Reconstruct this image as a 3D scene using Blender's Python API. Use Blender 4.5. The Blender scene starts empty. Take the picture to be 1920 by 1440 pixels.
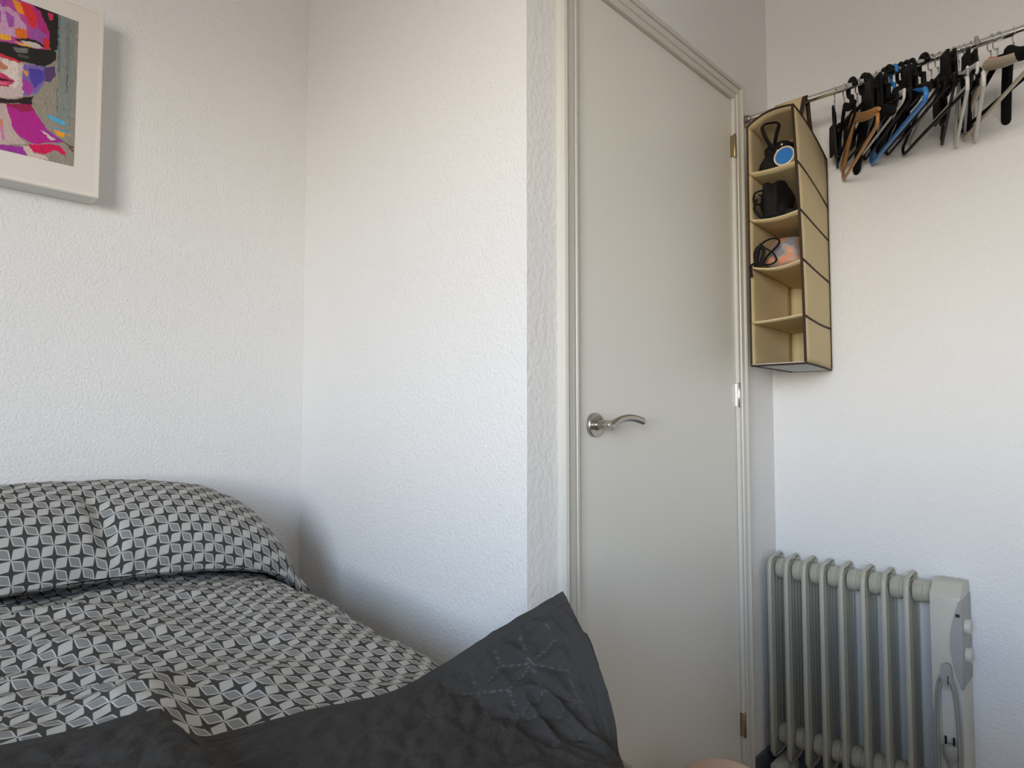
import bpy, bmesh, math, random
import numpy as np
from mathutils import Vector, Matrix, noise

S = bpy.context.scene
COL = S.collection
random.seed(7)

# ------------------------------------------------------------------ camera
cam_d = bpy.data.cameras.new('camera')
cam_d.sensor_width = 36.0
cam_d.lens = 1208.0 / 1920.0 * 36.0
cam_d.clip_start = 0.02
cam = bpy.data.objects.new('camera', cam_d)
COL.objects.link(cam)
PITCH, YAW = math.radians(2.827), math.radians(45.85)
cam.location = (0, 0, 1.0875)
cam.rotation_euler = (math.pi / 2 + PITCH, 0, -YAW)
S.camera = cam

# ------------------------------------------------------------------ world: pale sky above, warm ground below
W = bpy.data.worlds.new('outdoors')
S.world = W
W.use_nodes = True
wn = W.node_tree
wn.nodes.clear()
w_out = wn.nodes.new('ShaderNodeOutputWorld')
w_bg = wn.nodes.new('ShaderNodeBackground')
w_tc = wn.nodes.new('ShaderNodeTexCoord')
w_sep = wn.nodes.new('ShaderNodeSeparateXYZ')
w_map = wn.nodes.new('ShaderNodeMapRange')
w_ramp = wn.nodes.new('ShaderNodeValToRGB')
w_map.inputs[1].default_value = -1
w_map.inputs[2].default_value = 1
e = w_ramp.color_ramp.elements
e[0].position = 0.0
e[0].color = (0.24, 0.21, 0.18, 1)
e[1].position = 1.0
e[1].color = (0.17, 0.26, 0.42, 1)
for pos, c in ((0.46, (0.30, 0.26, 0.22)), (0.51, (1.20, 1.12, 1.00)), (0.545, (1.12, 1.12, 1.08)), (0.60, (0.42, 0.57, 0.78)), (0.68, (0.27, 0.36, 0.48))):
    w_ramp.color_ramp.elements.new(pos).color = c + (1,)
wn.links.new(w_tc.outputs['Generated'], w_sep.inputs[0])
wn.links.new(w_sep.outputs['Z'], w_map.inputs[0])
wn.links.new(w_map.outputs[0], w_ramp.inputs[0])
wn.links.new(w_ramp.outputs[0], w_bg.inputs[0])
w_bg.inputs[1].default_value = 21.5
wn.links.new(w_bg.outputs[0], w_out.inputs[0])

WIN = dict(x=-1.60, y0=-1.25, y1=0.25, z0=0.95, z1=2.15)
pl = bpy.data.lights.new('window_daylight', 'AREA')
pl.shape = 'RECTANGLE'
pl.size = WIN['y1'] - WIN['y0']
pl.size_y = WIN['z1'] - WIN['z0']
pl.cycles.is_portal = True
plo = bpy.data.objects.new('window_daylight', pl)
COL.objects.link(plo)
plo.location = (WIN['x'] - 0.02, (WIN['y0'] + WIN['y1']) / 2, (WIN['z0'] + WIN['z1']) / 2)
plo.rotation_euler = Vector((1, 0, 0)).to_track_quat('-Z', 'Y').to_euler()

S.view_settings.view_transform = 'Standard'
S.view_settings.look = 'None'
S.view_settings.gamma = 1.0
S.view_settings.use_curve_mapping = False
S.view_settings.exposure = 0.43
S.cycles.max_bounces = 10
S.cycles.diffuse_bounces = 8
S.cycles.sample_clamp_indirect = 6.0

# ------------------------------------------------------------------ materials
def srgb(r, g, b):
    f = lambda c: (c / 255) / 12.92 if c / 255 <= .04045 else ((c / 255 + .055) / 1.055) ** 2.4
    return (f(r), f(g), f(b), 1)

def mat(name, col, rough=.6, metal=0.0, bump=None, var=0.0, spec=None, trans=0.0):
    """procedural principled material; bump = (scale, strength, detail)"""
    m = bpy.data.materials.new(name)
    m.use_nodes = True
    nt = m.node_tree
    p = nt.nodes['Principled BSDF']
    p.inputs['Roughness'].default_value = rough
    p.inputs['Metallic'].default_value = metal
    if spec is not None:
        p.inputs['Specular IOR Level'].default_value = spec
    if trans:
        p.inputs['Transmission Weight'].default_value = trans
    tc = nt.nodes.new('ShaderNodeTexCoord')
    n = nt.nodes.new('ShaderNodeTexNoise')
    n.inputs['Scale'].default_value = 6.0
    n.inputs['Detail'].default_value = 4.0
    nt.links.new(tc.outputs['Object'], n.inputs['Vector'])
    mix = nt.nodes.new('ShaderNodeMixRGB')
    mix.inputs['Color1'].default_value = tuple(c * (1 - var) for c in col[:3]) + (1,)
    mix.inputs['Color2'].default_value = tuple(min(1, c * (1 + var)) for c in col[:3]) + (1,)
    nt.links.new(n.outputs['Fac'], mix.inputs['Fac'])
    nt.links.new(mix.outputs[0], p.inputs['Base Color'])
    if bump:
        b = nt.nodes.new('ShaderNodeTexNoise')
        b.inputs['Scale'].default_value = bump[0]
        b.inputs['Detail'].default_value = bump[2] if len(bump) > 2 else 3.0
        nt.links.new(tc.outputs['Object'], b.inputs['Vector'])
        bp = nt.nodes.new('ShaderNodeBump')
        bp.inputs['Strength'].default_value = bump[1]
        bp.inputs['Distance'].default_value = .004
        nt.links.new(b.outputs['Fac'], bp.inputs['Height'])
        nt.links.new(bp.outputs['Normal'], p.inputs['Normal'])
    return m

M = {}
M['plaster'] = mat('wall_plaster', (.78, .775, .77, 1), .9, bump=(165, .70, 4), var=.015)
M['plaster_coarse'] = mat('rough_wall_plaster', (.81, .805, .795, 1), .9, bump=(75, .75, 4), var=.0)
M['ceiling'] = mat('ceiling_paint', (.78, .77, .74, 1), .9, bump=(90, .15), var=.01)
M['floor'] = mat('floor_wood', (.34, .25, .175, 1), .45, bump=(30, .1), var=.2)
M['skirt'] = mat('slate_tile', (.085, .095, .11, 1), .4, var=.15)
M['plain_wall'] = mat('plain_wall_paint', (.60, .59, .57, 1), .9, bump=(130, .3, 4), var=.02)
M['door'] = mat('door_lacquer', (.73, .72, .665, 1), .42, bump=(60, .03), var=.015)
M['trim'] = mat('trim_lacquer', (.62, .605, .55, 1), .38, bump=(60, .03), var=.01)
M['steel'] = mat('brushed_steel', (.46, .43, .39, 1), .32, 1.0, bump=(160, .03))
M['brass'] = mat('dull_brass', (.36, .29, .17, 1), .38, 1.0)
M['chrome'] = mat('chrome', (.80, .79, .78, 1), .16, 1.0)
M['dark'] = mat('dark_gap', (.02, .02, .02, 1), .7)
M['frame'] = mat('white_frame_paint', (.76, .72, .66, 1), .5, bump=(60, .06), var=.02)
M['frame_side'] = mat('grey_frame_edge', (.66, .66, .62, 1), .6, bump=(90, .1), var=.03)  # greyer tone for the underside of the picture frame
M['mat_board'] = mat('mount_board', (.72, .69, .65, 1), .35, var=.01)
M['black_plastic'] = mat('black_plastic', (.004, .004, .004, 1), .55, var=.2, spec=.2)
M['black_velvet'] = mat('black_velvet', (.008, .008, .009, 1), .95, bump=(400, .3), spec=.1)
M['wood'] = mat('varnished_wood', (.42, .19, .055, 1), .35, bump=(40, .1), var=.25)
M['blue_plastic'] = mat('blue_plastic', (.035, .20, .55, 1), .35, var=.1)
M['white_plastic'] = mat('white_plastic', (.62, .61, .58, 1), .35, var=.03)
M['grey_plastic'] = mat('grey_plastic', (.30, .30, .30, 1), .35, var=.05)
M['pale_wood'] = mat('pale_wood', (.52, .44, .34, 1), .45, bump=(40, .1), var=.1)
M['orange_tag'] = mat('orange_tag', (.60, .13, .03, 1), .5)
M['canvas'] = mat('cream_nonwoven_fabric', (.60, .48, .275, 1), .9, bump=(350, .25), var=.06)
M['canvas_backlit'] = mat('backlit_nonwoven_fabric', (.66, .55, .32, 1), .9, bump=(350, .25), var=.05)  # light coming through the organiser's back panel, painted as a lighter cloth tone
M['canvas_under'] = mat('grey_card_base', (.56, .55, .53, 1), .9, bump=(300, .1), var=.03)
M['binding'] = mat('dark_brown_binding', (.035, .018, .010, 1), .8, bump=(300, .2), var=.2)
M['bag'] = mat('black_bag_fabric', (.008, .008, .009, 1), .75, bump=(90, .4), spec=.25)
M['blue_lid'] = mat('blue_lid', (.02, .17, .50, 1), .5, var=.1)
M['cream_rim'] = mat('cream_rim', (.66, .56, .42, 1), .6, bump=(200, .2))
M['radiator'] = mat('radiator_enamel', (.45, .435, .365, 1), .38, bump=(50, .05), var=.03)
M['rad_plastic'] = mat('radiator_plastic', (.52, .51, .45, 1), .45, bump=(120, .08), var=.02)
M['rad_panel'] = mat('radiator_control_panel', (.33, .33, .32, 1), .5, var=.04)
M['cord'] = mat('grey_cord', (.28, .28, .26, 1), .5, var=.05)
M['sticker'] = mat('white_label', (.58, .57, .54, 1), .5, var=.02)
M['mattress'] = mat('white_ticking', (.66, .65, .62, 1), .85, bump=(200, .2), var=.03)
M['bed_base'] = mat('grey_bed_base', (.12, .12, .125, 1), .8, bump=(200, .2), var=.08)
M['pouf'] = mat('dusty_pink_fabric', (.60, .43, .36, 1), .95, bump=(160, .5), var=.08)
M['window_frame'] = mat('white_pvc', (.75, .75, .74, 1), .35)

def glass_mat():
    m = bpy.data.materials.new('window_glass')
    m.use_nodes = True
    nt = m.node_tree
    nt.nodes.clear()
    o = nt.nodes.new('ShaderNodeOutputMaterial')
    t = nt.nodes.new('ShaderNodeBsdfTransparent')
    g = nt.nodes.new('ShaderNodeBsdfGlossy')
    g.inputs['Roughness'].default_value = .02
    mx = nt.nodes.new('ShaderNodeMixShader')
    mx.inputs[0].default_value = .05
    nt.links.new(t.outputs[0], mx.inputs[1])
    nt.links.new(g.outputs[0], mx.inputs[2])
    nt.links.new(mx.outputs[0], o.inputs[0])
    return m
M['glass'] = glass_mat()

class NG:
    """tiny helper for shader maths"""
    def __init__(self, nt): self.nt = nt
    def m(self, op, a, b=None, c=None):
        n = self.nt.nodes.new('ShaderNodeMath')
        n.operation = op
        for i, v in enumerate((a, b, c)):
            if v is None: continue
            if isinstance(v, (int, float)): n.inputs[i].default_value = v
            else: self.nt.links.new(v, n.inputs[i])
        return n.outputs[0]
    def mix(self, f, a, b):
        n = self.nt.nodes.new('ShaderNodeMixRGB')
        for i, v in enumerate((f, a, b)):
            if isinstance(v, tuple): n.inputs[i].default_value = v
            elif isinstance(v, (int, float)): n.inputs[i].default_value = v
            else: self.nt.links.new(v, n.inputs[i])
        return n.outputs[0]

def star_cloth(name, a=.0296):
    """woven print: lattice of four-petal flowers, white petals one way, grey outlined petals the other, dark stars between"""
    m = bpy.data.materials.new(name)
    m.use_nodes = True
    nt = m.node_tree
    p = nt.nodes['Principled BSDF']
    p.inputs['Roughness'].default_value = .9
    p.inputs['Specular IOR Level'].default_value = .15
    G = NG(nt)
    uv = nt.nodes.new('ShaderNodeUVMap')
    uv.uv_map = 'UVMap'
    wob = nt.nodes.new('ShaderNodeTexNoise')
    wob.inputs['Scale'].default_value = 9
    nt.links.new(uv.outputs[0], wob.inputs['Vector'])
    sep = nt.nodes.new('ShaderNodeSeparateXYZ')
    nt.links.new(uv.outputs[0], sep.inputs[0])
    wsep = nt.nodes.new('ShaderNodeSeparateXYZ')
    nt.links.new(wob.outputs['Color'], wsep.inputs[0])
    x = G.m('ADD', sep.outputs[0], G.m('MULTIPLY', G.m('SUBTRACT', wsep.outputs[0], .5), .006))
    y = G.m('ADD', sep.outputs[1], G.m('MULTIPLY', G.m('SUBTRACT', wsep.outputs[1], .5), .006))
    q = 1 / (math.sqrt(2) * a)
    U = G.m('MULTIPLY', G.m('SUBTRACT', x, y), q)     # grey petals run along U
    V = G.m('MULTIPLY', G.m('ADD', x, y), q)          # white petals run along V
    fu, fv = G.m('FRACT', G.m('ADD', U, 400)), G.m('FRACT', G.m('ADD', V, 400))
    du = G.m('ABSOLUTE', G.m('SUBTRACT', G.m('FRACT', G.m('ADD', U, 400.5)), .5))
    dv = G.m('ABSOLUTE', G.m('SUBTRACT', G.m('FRACT', G.m('ADD', V, 400.5)), .5))
    def petal(f, d, w, inset):
        t = G.m('ABSOLUTE', G.m('SUBTRACT', G.m('MULTIPLY', f, 2), 1))
        t = G.m('POWER', t, 1.12)
        lim = G.m('SUBTRACT', G.m('MULTIPLY', G.m('SUBTRACT', 1, t), w), inset)
        return G.m('SMOOTH_MIN', 1.0, G.m('MAXIMUM', G.m('MULTIPLY', G.m('SUBTRACT', lim, d), 28), 0.0), 0.0)
    white = petal(fv, du, .345, 0.0)
    grey_o = petal(fu, dv, .345, 0.0)
    grey_i = petal(fu, dv, .345, .062)
    dark = (.058, .057, .053, 1)
    lite = (.47, .46, .43, 1)
    mid = (.24, .245, .24, 1)
    c = G.mix(white, dark, lite)
    c = G.mix(grey_o, c, (.56, .56, .54, 1))
    c = G.mix(grey_i, c, mid)
    node = G.m('MAXIMUM', G.m('MULTIPLY', G.m('SUBTRACT', .055, G.m('ADD', du, dv)), 30), 0.0)
    c = G.mix(G.m('MINIMUM', node, 1.0), c, (.56, .56, .54, 1))
    nt.links.new(c, p.inputs['Base Color'])
    wv = nt.nodes.new('ShaderNodeTexNoise')
    wv.inputs['Scale'].default_value = 900
    nt.links.new(uv.outputs[0], wv.inputs['Vector'])
    wr = nt.nodes.new('ShaderNodeTexNoise')
    wr.inputs['Scale'].default_value = 35
    wr.inputs['Detail'].default_value = 3
    nt.links.new(uv.outputs[0], wr.inputs['Vector'])
    h = G.m('ADD', G.m('MULTIPLY', wv.outputs['Fac'], .12), G.m('MULTIPLY', wr.outputs['Fac'], .9))
    bp = nt.nodes.new('ShaderNodeBump')
    bp.inputs['Strength'].default_value = .35
    bp.inputs['Distance'].default_value = .006
    nt.links.new(h, bp.inputs['Height'])
    nt.links.new(bp.outputs[0], p.inputs['Normal'])
    return m
M['star'] = star_cloth('star_print_cotton')

def quilt_cloth():
    m = mat('charcoal_quilted_cotton', (.045, .043, .041, 1), .85, bump=(220, .35), var=.18, spec=.2)
    nt = m.node_tree
    p = nt.nodes['Principled BSDF']
    at = nt.nodes.new('ShaderNodeAttribute')
    at.attribute_name = 'stitch'
    G = NG(nt)
    old = p.inputs['Base Color'].links[0].from_socket
    c = G.mix(at.outputs['Fac'], old, (.088, .088, .092, 1))
    nt.links.new(c, p.inputs['Base Color'])
    return m
M['quilt'] = quilt_cloth()

def patterned_pouch():
    m = mat('grey_orange_print', (.2, .2, .2, 1), .8, bump=(200, .2))
    nt = m.node_tree
    p = nt.nodes['Principled BSDF']
    tc = nt.nodes.new('ShaderNodeTexCoord')
    n = nt.nodes.new('ShaderNodeTexNoise')
    n.inputs['Scale'].default_value = 26
    nt.links.new(tc.outputs['Object'], n.inputs['Vector'])
    r = nt.nodes.new('ShaderNodeValToRGB')
    r.color_ramp.interpolation = 'CONSTANT'
    el = r.color_ramp.elements
    el[0].color = (.22, .21, .22, 1)
    el[1].position = .62
    el[1].color = (.45, .40, .36, 1)
    for pos, c in ((.44, (.34, .31, .31, 1)), (.53, (.62, .27, .15, 1))):
        el.new(pos).color = c
    nt.links.new(n.outputs['Fac'], r.inputs[0])
    nt.links.new(r.outputs[0], p.inputs['Base Color'])
    return m
M['pouch'] = patterned_pouch()

def print_mat():
    m = bpy.data.materials.new('printed_paper')
    m.use_nodes = True
    nt = m.node_tree
    p = nt.nodes['Principled BSDF']
    p.inputs['Roughness'].default_value = .3
    a = nt.nodes.new('ShaderNodeVertexColor')
    a.layer_name = 'ink'
    nt.links.new(a.outputs['Color'], p.inputs['Base Color'])
    return m
M['print'] = print_mat()

# ------------------------------------------------------------------ object helpers
def link(name, me, m, parent=None, smooth=True, auto=None):
    me.name = name
    o = bpy.data.objects.new(name, me)
    COL.objects.link(o)
    if m is not None and not me.materials:
        me.materials.append(M[m] if isinstance(m, str) else m)
    if smooth:
        me.polygons.foreach_set('use_smooth', [True] * len(me.polygons))
        if auto:
            try:
                me.set_sharp_from_angle(angle=math.radians(auto))
            except Exception:
                pass
    if parent is not None:
        o.parent = parent
    return o

def tag(o, label=None, cat=None, group=None, kind=None):
    if label: o['label'] = label
    if cat: o['category'] = cat
    if group: o['group'] = group
    if kind: o['kind'] = kind
    return o

def thing(name, loc, label, cat, group=None, rot=None):
    o = bpy.data.objects.new(name, None)
    COL.objects.link(o)
    o.empty_display_size = .05
    o.location = loc
    if rot: o.rotation_euler = rot
    return tag(o, label, cat, group)

def from_bm(bm):
    me = bpy.data.meshes.new('m')
    bmesh.ops.recalc_face_normals(bm, faces=bm.faces)
    bm.to_mesh(me)
    bm.free()
    return me

def box_bm(bm, lo, hi, bev=0.0, seg=2):
    r = bmesh.ops.create_cube(bm, size=1)
    vs = r['verts']
    for v in vs:
        v.co = Vector([lo[i] + (v.co[i] + .5) * (hi[i] - lo[i]) for i in range(3)])
    if bev:
        es = list({e for v in vs for e in v.link_edges})
        bmesh.ops.bevel(bm, geom=es, offset=bev, segments=seg, affect='EDGES', profile=.6)
    return bm

def box(lo, hi, bev=0.0, seg=2):
    return from_bm(box_bm(bmesh.new(), lo, hi, bev, seg))

def tube_bm(bm, pts, r, n=8, cap=True, r2=None, closed=False, up=Vector((0, 0, 1))):
    """sweep an ellipse (r across, r2 along the 'up' side) along a path; r may be a list"""
    pts = [Vector(p) for p in pts]
    N = len(pts)
    rs = r if isinstance(r, (list, tuple)) else [r] * N
    r2s = rs if r2 is None else (r2 if isinstance(r2, (list, tuple)) else [r2] * N)
    rings = []
    side = None
    for i in range(N):
        if closed: t = pts[(i + 1) % N] - pts[i - 1]
        else: t = pts[min(i + 1, N - 1)] - pts[max(i - 1, 0)]
        t.normalize()
        if side is None:
            s = t.cross(up)
            if s.length < 1e-4: s = t.cross(Vector((1, 0, 0)))
            side = s.normalized()
        else:
            side = side - t * side.dot(t)
            if side.length < 1e-6: side = t.orthogonal()
            side.normalize()
        u = side.cross(t)
        rings.append([bm.verts.new(pts[i] + side * (math.cos(a) * rs[i]) + u * (math.sin(a) * r2s[i]))
                      for a in [2 * math.pi * j / n for j in range(n)]])
    M_ = N if closed else N - 1
    for i in range(M_):
        A, B = rings[i], rings[(i + 1) % N]
        for j in range(n):
            bm.faces.new((A[j], A[(j + 1) % n], B[(j + 1) % n], B[j]))
    if cap and not closed:
        bm.faces.new(rings[0][::-1])
        bm.faces.new(rings[-1])
    return bm

def tube(pts, r, n=8, r2=None, closed=False, up=Vector((0, 0, 1))):
    return from_bm(tube_bm(bmesh.new(), pts, r, n, True, r2, closed, up))

def lathe_bm(bm, prof, n=24, mtx=None):
    """prof = [(radius, height)] around Z, then transformed"""
    rings = []
    for r, h in prof:
        if r < 1e-6:
            v = bm.verts.new((0, 0, h))
            rings.append([v] * n)
        else:
            rings.append([bm.verts.new((r * math.cos(2 * math.pi * j / n), r * math.sin(2 * math.pi * j / n), h)) for j in range(n)])
    for A, B in zip(rings, rings[1:]):
        for j in range(n):
            f = []
            for v in (A[j], A[(j + 1) % n], B[(j + 1) % n], B[j]):
                if v not in f: f.append(v)
            if len(f) > 2:
                try: bm.faces.new(f)
                except ValueError: pass
    if prof[0][0] > 1e-6: bm.faces.new(rings[0][::-1])
    if prof[-1][0] > 1e-6: bm.faces.new(rings[-1])
    if mtx is not None:
        vs = {v for rg in rings for v in rg}
        for v in vs: v.co = mtx @ v.co
    return bm

def lathe(prof, n=24, mtx=None):
    return from_bm(lathe_bm(bmesh.new(), prof, n, mtx))

def prism_bm(bm, poly, axis, a, b):
    """extrude a polygon; axis = index of the extrusion axis, poly gives the other two coordinates in order"""
    def P(p, t):
        c = list(p)
        c.insert(axis, t)
        return c
    A = [bm.verts.new(P(p, a)) for p in poly]
    B = [bm.verts.new(P(p, b)) for p in poly]
    n = len(poly)
    bm.faces.new(A)
    bm.faces.new(B[::-1])
    for i in range(n):
        bm.faces.new((A[i], A[(i + 1) % n], B[(i + 1) % n], B[i]))
    return bm

def prism(poly, axis, a, b, bev=0, seg=2):
    bm = prism_bm(bmesh.new(), poly, axis, a, b)
    if bev:
        bmesh.ops.bevel(bm, geom=list(bm.edges), offset=bev, segments=seg, affect='EDGES', profile=.6)
    return from_bm(bm)

def grid_mesh(P, UV=None, closed_u=False):
    """P: array (nu, nv, 3)"""
    nu, nv = P.shape[:2]
    idx = np.arange(nu * nv).reshape(nu, nv)
    f = np.stack([idx[:-1, :-1], idx[1:, :-1], idx[1:, 1:], idx[:-1, 1:]], -1).reshape(-1, 4)
    if closed_u:
        g = np.stack([idx[-1, :-1], idx[0, :-1], idx[0, 1:], idx[-1, 1:]], -1).reshape(-1, 4)
        f = np.concatenate([f, g])
    me = bpy.data.meshes.new('m')
    me.from_pydata(P.reshape(-1, 3).tolist(), [], f.tolist())
    if UV is not None:
        l = me.uv_layers.new(name='UVMap')
        li = np.zeros(len(me.loops), dtype=np.int32)
        me.loops.foreach_get('vertex_index', li)
        l.data.foreach_set('uv', UV.reshape(-1, 2)[li].astype(np.float32).ravel())
    me.update()
    return me

def structure(name, me, m, smooth=False):
    o = link(name, me, m, smooth=smooth)
    o['kind'] = 'structure'
    return o

def ss(a, b, x):
    t = np.clip((x - a) / (b - a), 0, 1)
    return t * t * (3 - 2 * t)

def fbm(x, y, s, seed=0.0, octaves=3):
    return noise.fractal(Vector((x * s + seed, y * s - seed * .7, seed * 1.3)), 1.0, 2.0, octaves)

# ------------------------------------------------------------------ room shell
XR, YD, XB, YA = 2.07, 0.84, 0.9065, 1.716
XL, YF, ZC = -1.6, -2.3, 2.55
DX0, DX1, DZ1 = 1.055, 1.802, 2.034     # door opening
structure('floor', box((XL - .2, YF - .2, -.12), (XR + .2, YA + .2, 0)), 'floor')
structure('ceiling', box((XL - .2, YF - .2, ZC), (XR + .2, YA + .2, ZC + .12)), 'ceiling')
structure('wall_back', box((XL - .15, YA, 0), (XB, YA + .15, ZC)), 'plaster')
structure('wall_right', box((XR, YF - .15, 0), (XR + .15, YD, ZC)), 'plaster')
structure('wall_front', box((XL, YF - .15, 0), (XR, YF, ZC)), 'plain_wall')
# alcove side wall: its end merges into the door wall
structure('wall_alcove', box((XB, YD + .11, 0), (XB + .10, YA + .15, ZC)), 'plaster')
bm = bmesh.new()
box_bm(bm, (XB, YD, 0), (DX0 - .012, YD + .11, ZC))
box_bm(bm, (DX1 + .012, YD, 0), (XR + .15, YD + .11, ZC))
box_bm(bm, (DX0 - .012, YD, DZ1 + .012), (DX1 + .012, YD + .11, ZC))
o = structure('wall_door', from_bm(bm), 'plaster_coarse')
o.data.materials.append(M['plaster'])
for p in o.data.polygons:
    c, n = p.center, p.normal
    p.material_index = 1 if (n.x < -.9 and c.x < XB + .01) or c.x > DX0 else 0
# left wall around the window
bm = bmesh.new()
x0, x1 = XL - .15, XL
box_bm(bm, (x0, YF, 0), (x1, WIN['y0'], ZC))
box_bm(bm, (x0, WIN['y1'], 0), (x1, YA, ZC))
box_bm(bm, (x0, WIN['y0'], 0), (x1, WIN['y1'], WIN['z0']))
box_bm(bm, (x0, WIN['y0'], WIN['z1']), (x1, WIN['y1'], ZC))
structure('wall_left', from_bm(bm), 'plain_wall')
wf = bpy.data.objects.new('window_1', None)
COL.objects.link(wf)
wf['kind'] = 'structure'
bm = bmesh.new()
wx0, wx1 = XL - .12, XL - .07
ym = (WIN['y0'] + WIN['y1']) / 2
for lo, hi in (((wx0, WIN['y0'], WIN['z0']), (wx1, WIN['y0'] + .05, WIN['z1'])),
               ((wx0, WIN['y1'] - .05, WIN['z0']), (wx1, WIN['y1'], WIN['z1'])),
               ((wx0, ym - .035, WIN['z0'] + .05), (wx1, ym + .035, WIN['z1'] - .05)),
               ((wx0, WIN['y0'] + .05, WIN['z0']), (wx1, WIN['y1'] - .05, WIN['z0'] + .05)),
               ((wx0, WIN['y0'] + .05, WIN['z1'] - .05), (wx1, WIN['y1'] - .05, WIN['z1']))):
    box_bm(bm, lo, hi, .004)
link('window_frame', from_bm(bm), 'window_frame', wf, smooth=False)
for a, b in ((WIN['y0'] + .045, ym - .03), (ym + .03, WIN['y1'] - .045)):
    link('pane', box((XL - .098, a, WIN['z0'] + .045), (XL - .092, b, WIN['z1'] - .045)), 'glass', wf, smooth=False)
# dark slate skirting
structure('baseboard_right', box((XR - .010, YF, 0), (XR, YD - .010, .088), .002), 'skirt')
structure('baseboard_door', box((DX1 + .062, YD - .010, 0), (XR, YD, .088), .002), 'skirt')
structure('baseboard_corner', box((XB, YD - .010, 0), (DX0 - .064, YD, .088), .002), 'skirt')
structure('baseboard_alcove', box((XB - .010, YD - .010, 0), (XB, YA - .010, .088), .002), 'skirt')
structure('baseboard_back', box((XL, YA - .010, 0), (XB, YA, .088), .002), 'skirt')

# ------------------------------------------------------------------ door casing (moulded) and door
def casing_profile(w):
    # (distance from the inner edge, projection from the wall)
    return [(0, 0), (0, .009), (.004, .011), (.010, .011), (.0115, .0085), (.017, .0085), (.019, .0125), (.030, .0135),
            (w * .62, .0145), (w * .64, .0115), (w * .68, .0115), (w * .70, .016), (w * .80, .019), (w * .92, .017), (w, .012), (w, 0)]

def casing_side(xin, sgn, w, top):
    pr = casing_profile(w)
    bm = bmesh.new()
    A = [bm.verts.new((xin + sgn * d, YD - h, 0)) for d, h in pr]
    B = [bm.verts.new((xin + sgn * d, YD - h, top + d)) for d, h in pr]
    n = len(pr)
    for i in range(n):
        bm.faces.new((A[i], A[(i + 1) % n], B[(i + 1) % n], B[i]))
    bm.faces.new(A); bm.faces.new(B[::-1])
    return from_bm(bm)

def casing_top(xa, xb, w, z):
    pr = casing_profile(w)
    bm = bmesh.new()
    A = [bm.verts.new((xa - d, YD - h, z + d)) for d, h in pr]
    B = [bm.verts.new((xb + d, YD - h, z + d)) for d, h in pr]
    n = len(pr)
    for i in range(n):
        bm.faces.new((A[i], A[(i + 1) % n], B[(i + 1) % n], B[i]))
    bm.faces.new(A); bm.faces.new(B[::-1])
    return from_bm(bm)
CW = .060
structure('trim_1', casing_side(DX0 + .003, -1, CW, DZ1 - .004), 'trim')
structure('trim_2', casing_side(DX1 - .0, 1, CW - .006, DZ1 - .004), 'trim')
structure('trim_3', casing_top(DX0 + .003, DX1, CW - .006, DZ1 - .004), 'trim')

door = bpy.data.objects.new('door_1', None)
COL.objects.link(door)
door['kind'] = 'structure'
door['label'] = 'plain off white flush door with steel lever handle'
bm = bmesh.new()
box_bm(bm, (DX0 - .011, YD + .001, 0), (DX0 + .0005, YD + .109, DZ1 + .011))
box_bm(bm, (DX1 - .0005, YD + .001, 0), (DX1 + .011, YD + .109, DZ1 + .011))
box_bm(bm, (DX0 + .0005, YD + .001, DZ1 - .0005), (DX1 - .0005, YD + .109, DZ1 + .011))
link('jamb', from_bm(bm), 'trim', door, smooth=False)
link('door_leaf', box((DX0 + .0035, YD + .001, .008), (DX1 - .0045, YD + .041, DZ1 - .0045), .0012, 1), 'door', door, smooth=False)
link('latch_plate', box((DX0 + .0044, YD - .0006, 1.005), (DX0 + .0068, YD + .02, 1.115)), 'dark', door, smooth=False)
RY = Matrix.Rotation(math.pi / 2, 4, 'X')     # local +Z -> world -Y

def at_y(x, y, z):
    return Matrix.Translation((x, y, z)) @ RY
hx, hz = 1.118, 1.068
hd = link('handle', lathe([(.026, 0), (.026, .007), (.0245, .009), (.014, .009)], 40, at_y(hx, YD + .001, hz)), 'steel', door, auto=40)
link('neck', lathe([(.0125, .007), (.0125, .0095), (.0105, .0105), (.0105, .046), (.0095, .048)], 28, at_y(hx, YD + .001, hz)), 'steel', hd, auto=40)
lv = []
for i in range(26):
    t = i / 25
    x = hx - .009 + t * .140
    z = hz - .0015 + .0165 * math.sin(math.pi * .87 * max(0, t - .06) ** 1.05 / .94)
    lv.append((x, YD - .044 + .006 * math.sin(t * math.pi), z))
rr = [.0105 - .0045 * ss(0, .35, i / 25) for i in range(26)]
rr2 = [.0100 - .0022 * ss(0, .35, i / 25) for i in range(26)]
rr[-1] *= .55; rr2[-1] *= .55
link('lever', tube(lv, rr, 16, rr2), 'steel', hd, auto=50)
for z, m in ((1.886, 'brass'), (1.148, 'chrome'), (.213, 'brass')):
    bm = bmesh.new()
    mt = Matrix.Translation((DX1 - .001, YD - .0105, z))
    lathe_bm(bm, [(.0001, -.036), (.003, -.036), (.0046, -.0335), (.0046, -.0015), (.0040, -.0010), (.0040, .0010), (.0046, .0015), (.0046, .0335), (.003, .036), (.0001, .036)], 16, mt)
    box_bm(bm, (DX1 - .004, YD - .0105, z - .032), (DX1 - .002, YD + .004, z + .032))
    link('hinge', from_bm(bm), m, door, auto=40)

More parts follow.
